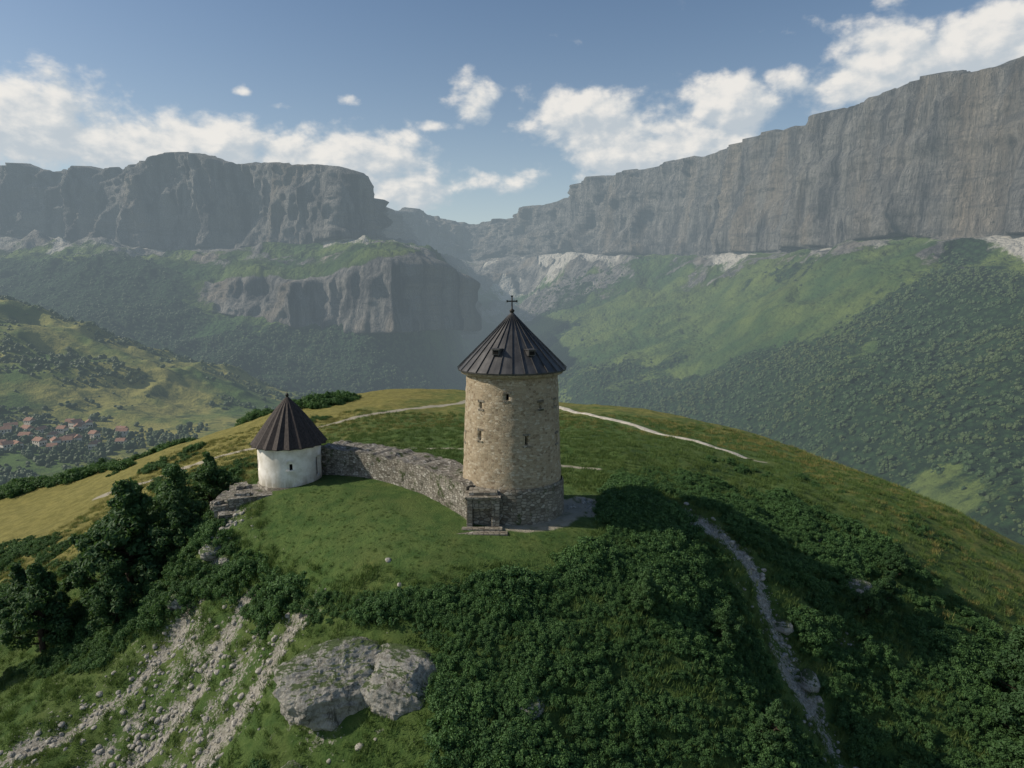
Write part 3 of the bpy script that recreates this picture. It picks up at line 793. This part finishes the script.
# ------------------------------------------------------------------ walls
def stone_wall(name,pl,th,zb,top,mat,seed=1,rough=.16,step=.3):
    P=np.array(pl,float)
    s=np.concatenate([[0],np.cumsum(np.hypot(*np.diff(P,axis=0).T))])
    t=np.linspace(0,s[-1],int(s[-1]/step)+2)
    x=np.interp(t,s,P[:,0]);y=np.interp(t,s,P[:,1])
    kk=5;ker=np.ones(2*kk+1)/(2*kk+1)
    xe=np.convolve(np.pad(x,kk,'reflect',reflect_type='odd'),ker,'valid');ye=np.convolve(np.pad(y,kk,'reflect',reflect_type='odd'),ker,'valid')
    tx,ty=np.gradient(xe),np.gradient(ye);L=np.hypot(tx,ty);nx,ny=-ty/L,tx/L
    topz=np.interp(t/s[-1],np.linspace(0,1,len(top)),top)+(vn(t/1.1,0*t,0,seed)-.5)*rough*2+(_h((t*3).astype(np.int64),0*t.astype(np.int64),0*t.astype(np.int64),seed)-.5)*rough
    nh=12;sec=[]
    for f in np.linspace(0,1,nh): sec.append((0,f))
    for f in np.linspace(.12,.88,6): sec.append((f,1))
    for f in np.linspace(1,0,nh): sec.append((1,f))
    V=[];UV=[]
    for q,(o,f) in enumerate(sec):
        z=zb+(topz-zb)*f
        bat=.10*(1-f)*(-1 if o==0 else (1 if o==1 else 0))
        jit=(vn(t*1.8,z*1.8,0*t+o*7,seed+5)-.5)*.16
        off=o*th+bat+(jit if o in(0,1) else 0)
        if 0<o<1: z=z+(vn(t*1.5,0*t+o*9,0,seed+9)-.5)*.22
        V.append(np.stack([xe+nx*off,ye+ny*off,z],-1))
        UV.append(np.stack([t,z if o in(0,1) else o*th+5+0*t],-1))
    V=np.stack(V,0);UV=np.stack(UV,0)
    ob=grid_obj(name,V,mat);me=ob.data
    me.polygons.foreach_set('use_smooth',[False]*len(me.polygons))
    uvl=me.uv_layers.new(name='UVMap')
    vi=np.zeros(len(me.loops),dtype=np.int32);me.loops.foreach_get('vertex_index',vi)
    uvl.data.foreach_set('uv',UV.reshape(-1,2)[vi].reshape(-1).astype(np.float32))
    bm=bmesh.new();bm.from_mesh(me);bm.verts.ensure_lookup_table()
    nc=V.shape[1];ns_=V.shape[0]
    for c in(0,nc-1):
        bm.faces.new([bm.verts[r*nc+c] for r in range(ns_)])
    bmesh.ops.recalc_face_normals(bm,faces=bm.faces[:])
    bm.to_mesh(me);bm.free()
    return ob
stone_wall('rampart_wall',[(-3.6,-3.4),(-7,1.4),(-9.5,3.9),(-12,5.8),(-15,7.6),(-18.6,9.2)],-3.4,-1.0,[2.9,3.0,3.05,3.1,3.1,3.1],M_wall,3)
bm=bmesh.new()
for cx,cy,z,sx,sy,h,r in [(-23.4,5.4,-.02,4.6,4.4,3.0,.35),(-25.3,4.3,-.62,2.6,3.2,3.0,.30),(-24.4,2.6,-1.1,2.4,1.6,2.4,.5),(-26.6,6.8,-.95,1.6,3.0,2.6,.2),
        (-20.2,4.4,-.16,3.4,1.5,1.6,.12),(-17.3,6.3,.10,1.5,1.8,1.2,.75),(-25.0,6.2,.28,1.1,1.5,.6,.5),(-24.0,3.9,.18,1.3,.8,.6,.2),(-26.0,3.2,-.35,.9,.7,.8,.9)]:
    box(bm,cx,cy,z-h/2,sx,sy,h,0,r,.97)
bmesh.ops.subdivide_edges(bm,edges=bm.edges[:],cuts=3,use_grid_fill=True)
for v in bm.verts:
    v.co+=Vector((random.uniform(-.07,.07),random.uniform(-.07,.07),random.uniform(-.05,.05)))
bm.normal_update();boxuv(bm);bm_obj('stone_terrace',bm,[M_wall])

# ------------------------------------------------------------------ near vegetation
PA=[(-15,-9.5),(-7,-12.8),(2,-10.8),(5,-8),(7.5,-3.5),(8.5,3),(10,9),(13,4),(14.5,-1.2),(16.8,-3.4),(17.4,-9),(18.2,-15),(20,-26),(0,-32),(-4,-24),(-4.5,-17),(-8,-14),(-13,-12.5)]
PB=[(10,9),(11.5,14.5),(19,18),(30,18),(38,11),(44,4),(47,-8),(42,-24),(26,-30),(23.4,-16),(22.2,-8),(21.4,-1.5),(17.5,3)]
PC=[(-15,-8.6),(-20.5,-3.2),(-24.5,1.2),(-27.4,6),(-27.8,13),(-33,17),(-40,10),(-42,-1),(-33,-5),(-27,-3.5),(-22,-5),(-17,-10)]
def rand_in(P,n):
    P_=np.array(P);lo,hi=P_.min(0),P_.max(0);o=[]
    while len(o)<n:
        q=rng.uniform(lo,hi,(n*3,2));q=q[inpoly(q[:,0],q[:,1],P)];o+=q.tolist()
    return np.array(o[:n])
pts=np.concatenate([rand_in(PA,1900),rand_in(PB,1500),rand_in(PC,560)])
q=rng.uniform((-70,-25),(75,80),(9000,2));cl_=fbm(q[:,0]/9,q[:,1]/9,0,3,101)
gd=(cl_>.60)&(np.hypot((q[:,0]+8)/1.7,q[:,1]-3)>17)&((q[:,0]<-30)|(q[:,0]>24)|(q[:,1]<-14))&(pdist(q[:,0],q[:,1],PATHS['a'])>4)&(pdist(q[:,0],q[:,1],PATHS['b'])>2)&~((q[:,0]>0)&(q[:,1]>28))
for s in SCREE: gd&=pdist(q[:,0],q[:,1],s)>1.6
pts=np.concatenate([pts,q[gd][:900]])
for cx,cy,w,nn_ in[(-51,84,2.2,20),(-80,71,4,60),(-88,68,4,40),(-70,78,3,24),(-60,25,2.5,40),(-66,29,2.5,30)]:
    pts=np.concatenate([pts,np.stack([rng.normal(cx,w,nn_),rng.normal(cy,w*.6,nn_)],-1)])
keep=np.hypot((pts[:,0]+9.3)/5.0,(pts[:,1]+17.5)/4.0)>1
pts=pts[keep]
nzv=fbm(pts[:,0]/4,pts[:,1]/4,0,3,111)
sc=.34+1.05*np.clip(nzv*1.5-.22,0,1)*rng.uniform(.5,1.15,len(pts))
edge=inpoly(pts[:,0],pts[:,1],LAWN);sc[edge]*=.4
far=(pts[:,0]<-42)|(pts[:,1]>20);sc[far]*=.85
crest=(pts[:,1]>62);sc[crest]*=2.2
zz=hill_h(pts[:,0],pts[:,1])
P3=np.stack([pts[:,0],pts[:,1],zz-.1],-1)
ids=rng.integers(0,4,len(P3))
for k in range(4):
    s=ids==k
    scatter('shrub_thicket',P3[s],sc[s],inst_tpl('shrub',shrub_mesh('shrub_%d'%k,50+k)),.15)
TM=[tree_mesh('broadleaf_a',3),tree_mesh('broadleaf_b',5,wide=.38),tree_mesh('broadleaf_c',8,wide=.28)]
def tree(x,y,H,k):
    o=bpy.data.objects.new('broadleaf_tree',TM[k%3]);col.objects.link(o)
    o.location=(x,y,float(hill_h(np.array(x),np.array(y))));o.scale=(H,H,H);o.rotation_euler=(0,0,random.uniform(0,6.28))
for x,y,H,k in[(-34,3,11.5,0),(-37.5,6,9,1),(-31.5,6.5,8.5,2),(-41,1,8,0),(-30.5,12,6,1),(-38,12,6.5,2),(-44,4,7,1),(-33,-1.5,6.5,2),(-29.5,3,6,0),(-46,-2,7,2),
    (41,-5,7,1),(38,-9,6.5,0),(44,-1,7,2),(46,-6,8,0),(35,-13,6,1),(49,2,6,1),(33,2,3.6,2),(30,-1,3.6,1),(36,6,3.6,0),
    (9,-12,3.2,0),(14,-12,3.4,1),(15.5,-18,3.4,0)]:
    tree(x,y,H,k)
def tuft_mesh(name,mat,seed):
    r=random.Random(seed);v=[];f=[];lv=[]
    for i in range(46):
        a=r.uniform(0,6.28);q=r.uniform(0,.8);x,y=q*math.cos(a),q*math.sin(a);h=r.uniform(.2,.55);w=.035
        b=r.uniform(0,6.28);o=len(v);lx,ly=r.uniform(-.3,.3),r.uniform(-.3,.3)
        v+=[[x-w*math.cos(b),y-w*math.sin(b),-.05],[x+w*math.cos(b),y+w*math.sin(b),-.05],[x+lx,y+ly,h]];f.append([o,o+1,o+2]);l=r.random();lv+=[l*.8,l*.8,l]
    me=bpy.data.meshes.new(name);me.from_pydata(v,[],f);a=me.attributes.new('lv','FLOAT','POINT');a.data.foreach_set('value',lv);me.materials.append(mat);return me
q=rng.uniform((-60,-30),(60,60),(34000,2))
d=np.hypot(q[:,0],q[:,1]+55);q=q[rng.uniform(0,1,len(q))<np.clip(60/d,0,1)**1.5]
ok=(np.hypot(q[:,0],q[:,1])>6)&(np.hypot(q[:,0]+21,q[:,1]-8)>5.2)&(pdist(q[:,0],q[:,1],[(-3.6,-3.4),(-7,1.4),(-12,5.8),(-18.6,9.2)])>3.4)
for pl in SCREE+[GUL]+list(PATHS.values()): ok&=pdist(q[:,0],q[:,1],pl)>(2.2 if pl is PATHS['a'] else .7)
q=q[ok]
isd=((q[:,0]<-27)&(q[:,1]>5)&(rng.uniform(0,1,len(q))<.8))|((q[:,1]>40)&(rng.uniform(0,1,len(q))<.4))|((q[:,0]>38)&(rng.uniform(0,1,len(q))<.2))
zq=hill_h(q[:,0],q[:,1])
Q3=np.stack([q[:,0],q[:,1],zq],-1)
lawn=inpoly(q[:,0],q[:,1],LAWN)
ss=rng.uniform(.35,.9,len(q));ss[lawn]*=.3
scatter('meadow_grass',Q3[~isd],ss[~isd],inst_tpl('grass_tuft',tuft_mesh('grass_tuft',M_grass,1)),.1)
scatter('meadow_grass',Q3[isd],ss[isd],inst_tpl('grass_tuft',tuft_mesh('dry_tuft',M_dry,2)),.1)
st=[]
for pl,w,n_ in[(SCREE[0],1.1,520),(SCREE[1],1.0,420),(SCREE[2],1.0,360),(SCREE[3],1.2,200),(SCREE[4],1.2,150),(SCREE[5],1.2,150),(GUL,.8,420)]:
    P=np.array(pl);s=np.concatenate([[0],np.cumsum(np.hypot(*np.diff(P,axis=0).T))]);t=rng.uniform(0,s[-1],n_)
    st.append(np.stack([np.interp(t,s,P[:,0])+rng.normal(0,w,n_),np.interp(t,s,P[:,1])+rng.normal(0,w,n_)],-1))
for cx,cy,w,n_ in[(-25,1.2,1.5,150),(6.6,1,.9,90),(-9,-20,4,70),(26,-4,1,50)]:
    st.append(np.stack([rng.normal(cx,w,n_),rng.normal(cy,w,n_)],-1))
q=np.concatenate(st);zq=hill_h(q[:,0],q[:,1])
sz=.04+.20*rng.uniform(0,1,len(q))**4
Q3=np.stack([q[:,0],q[:,1],zq],-1);h=rng.uniform(0,1,len(q))<.5
scatter('scattered_stones',Q3[h],sz[h],inst_tpl('stone',rock_mesh('stone_a',2,2,M_stone)),.4)
scatter('scattered_stones',Q3[~h],sz[~h],inst_tpl('stone',rock_mesh('stone_b',6,2,M_stone)),.4)
def boulder(name,x,y,dz,sc,rot,seed,sub=4):
    o=bpy.data.objects.new(name,rock_mesh('boulder_mesh',seed,sub,None,1.0));col.objects.link(o)
    o.location=(x,y,float(hill_h(np.array(x),np.array(y)))+dz);o.scale=sc;o.rotation_euler=rot
boulder('limestone_outcrop',-10.4,-15.9,-1.2,(3.5,2.2,2.5),(.75,0,.25),4,6)
boulder('limestone_outcrop',-6.4,-16.6,-1.4,(3.0,1.9,1.9),(.75,.25,-.2),9,6)
for x,y,s,sd in[(1,-19.5,.6,3),(20.8,-5.5,.6,5),(21.4,-9,.7,7),(31,3,1.1,8),(-24.8,-.6,.8,12),(-23.4,-1.6,.5,14),(17,-17,.6,15),(30,9,.6,17),(-12.5,-19.5,.6,18),(-27,-3,.6,19)]:
    boulder('boulder',x,y,-.15,(s*1.3,s,s*.8),(random.uniform(0,.4),0,random.uniform(0,3)),sd,4)

# ------------------------------------------------------------------ light, sky
sun_dir=Vector((-.80,-.02,.58)).normalized()
el=math.asin(sun_dir.z);rot=math.atan2(sun_dir.x,sun_dir.y)%(2*math.pi)
L=bpy.data.lights.new('sun','SUN');L.energy=4.2;L.angle=math.radians(1.2);L.color=(1,.90,.75)
lo=bpy.data.objects.new('sun',L);col.objects.link(lo);lo.rotation_euler=sun_dir.to_track_quat('Z','Y').to_euler()
w=bpy.data.worlds.new('World');scene.world=w;w.use_nodes=True
nt=w.node_tree
for x in list(nt.nodes): nt.nodes.remove(x)
n=N(nt)
sky=n.n('ShaderNodeTexSky',sky_type='NISHITA');sky.sun_disc=False;sky.sun_elevation=el;sky.sun_rotation=rot
sky.air_density=1.0;sky.dust_density=1.2;sky.ozone_density=1.6
g=n.n('ShaderNodeTexCoord').outputs['Generated']
sp=n.n('ShaderNodeSeparateXYZ');n.set(sp.inputs[0],g)
az=n.m('MULTIPLY',n.m('ARCTAN2',sp.outputs[0],sp.outputs[1]),57.2958)
elv=n.m('MULTIPLY',n.m('ARCSINE',sp.outputs[2]),57.2958)
grp=bpy.data.node_groups.new('cloud_density','ShaderNodeTree')
grp.interface.new_socket('P',in_out='INPUT',socket_type='NodeSocketVector')
grp.interface.new_socket('D',in_out='OUTPUT',socket_type='NodeSocketFloat')
gn=N(grp);gi=gn.n('NodeGroupInput');go=gn.n('NodeGroupOutput')
P=gi.outputs[0]
BL=[(-36,10.8,9,3.2,1.15),(-26,10,9,2.7,1.15),(-14,10,8,2.7,1.1),(-9.2,7.6,4,2.4,.95),(-3.3,15.0,2.6,1.8,.9),(-6.4,12.9,1.3,.6,.7),(5.5,13.4,4.8,2.6,1.15),(12,11,8,3.2,1.2),
(17,13.6,4,2.3,1.15),(21,15.2,2.2,1.3,.9),(28,15.0,6,2.8,1.2),(34,15.6,7,2.8,1.2),(39,15.4,6,2.8,1.1),(-17.8,13.7,1.6,.5,.7),(-12.8,14.4,1.4,.7,.7),(-20.5,14.4,1.2,.45,.65),(-1,8.6,5,1.3,.66),
(-60,12,9,3,1),(60,14,12,4,1),(110,14,20,5,1),(-120,15,18,5,1),(27,19.5,2,.6,.4)]
acc=None
for a,e,ra,re,wt in BL:
    d=gn.vm('MULTIPLY',gn.vm('SUBTRACT',P,(a,e,0)),(1/ra,1/re,0))
    v=gn.m('MULTIPLY',gn.m('EXPONENT',gn.m('MULTIPLY',gn.vm('DOT_PRODUCT',d,d),-1)),wt)
    acc=v if acc is None else gn.m('MAXIMUM',acc,v)
ns_=gn.noise(gn.vm('MULTIPLY',P,(.20,.30,0)),1.0,8,.56,.15)
bb=gn.noise(gn.vm('MULTIPLY',P,(.65,.9,0)),1.0,4,.5,0)
dd=gn.m('ADD',acc,gn.m('ADD',gn.m('MULTIPLY',gn.m('SUBTRACT',ns_,.5),2.0),gn.m('MULTIPLY',gn.m('SUBTRACT',bb,.5),.6)))
gn.set(go.inputs[0],dd)
def dens(v):
    x=n.n('ShaderNodeGroup');x.node_tree=grp;n.set(x.inputs[0],v);return x.outputs[0]
cv=n.n('ShaderNodeCombineXYZ');n.set(cv.inputs[0],az);n.set(cv.inputs[1],elv)
d0=dens(cv.outputs[0]);d1=dens(n.vm('ADD',cv.outputs[0],(-.7,.75,0)))
al=n.rng(d0,.30,.80)
lit=n.rng(n.m('SUBTRACT',d0,d1),-.25,.45)
cc=n.mix(lit,(4.9,5.4,5.8),(8.2,7.9,7.4))
hz=n.m('EXPONENT',n.m('MULTIPLY',n.m('MAXIMUM',elv,0),-1/8.0))
sat=n.n('ShaderNodeHueSaturation');sat.inputs['Saturation'].default_value=1.12;sat.inputs['Value'].default_value=.9
n.set(sat.inputs['Color'],sky.outputs[0])
skc=n.mix(n.m('MULTIPLY',hz,.8),sat.outputs[0],(6.4,7.3,7.5))
c=n.mix(n.m('MULTIPLY',al,.92),skc,cc)
bg=n.n('ShaderNodeBackground');n.set(bg.inputs[0],c);bg.inputs[1].default_value=.108
ow=n.n('ShaderNodeOutputWorld');nt.links.new(bg.outputs[0],ow.inputs[0])

# ------------------------------------------------------------------ camera
cd=bpy.data.cameras.new('camera');cd.lens=24;cd.sensor_width=36;cd.clip_start=.1;cd.clip_end=100000
co=bpy.data.objects.new('camera',cd);col.objects.link(co)
co.location=(0,-55,18);co.rotation_euler=(math.radians(90-7.8),0,0)
scene.camera=co
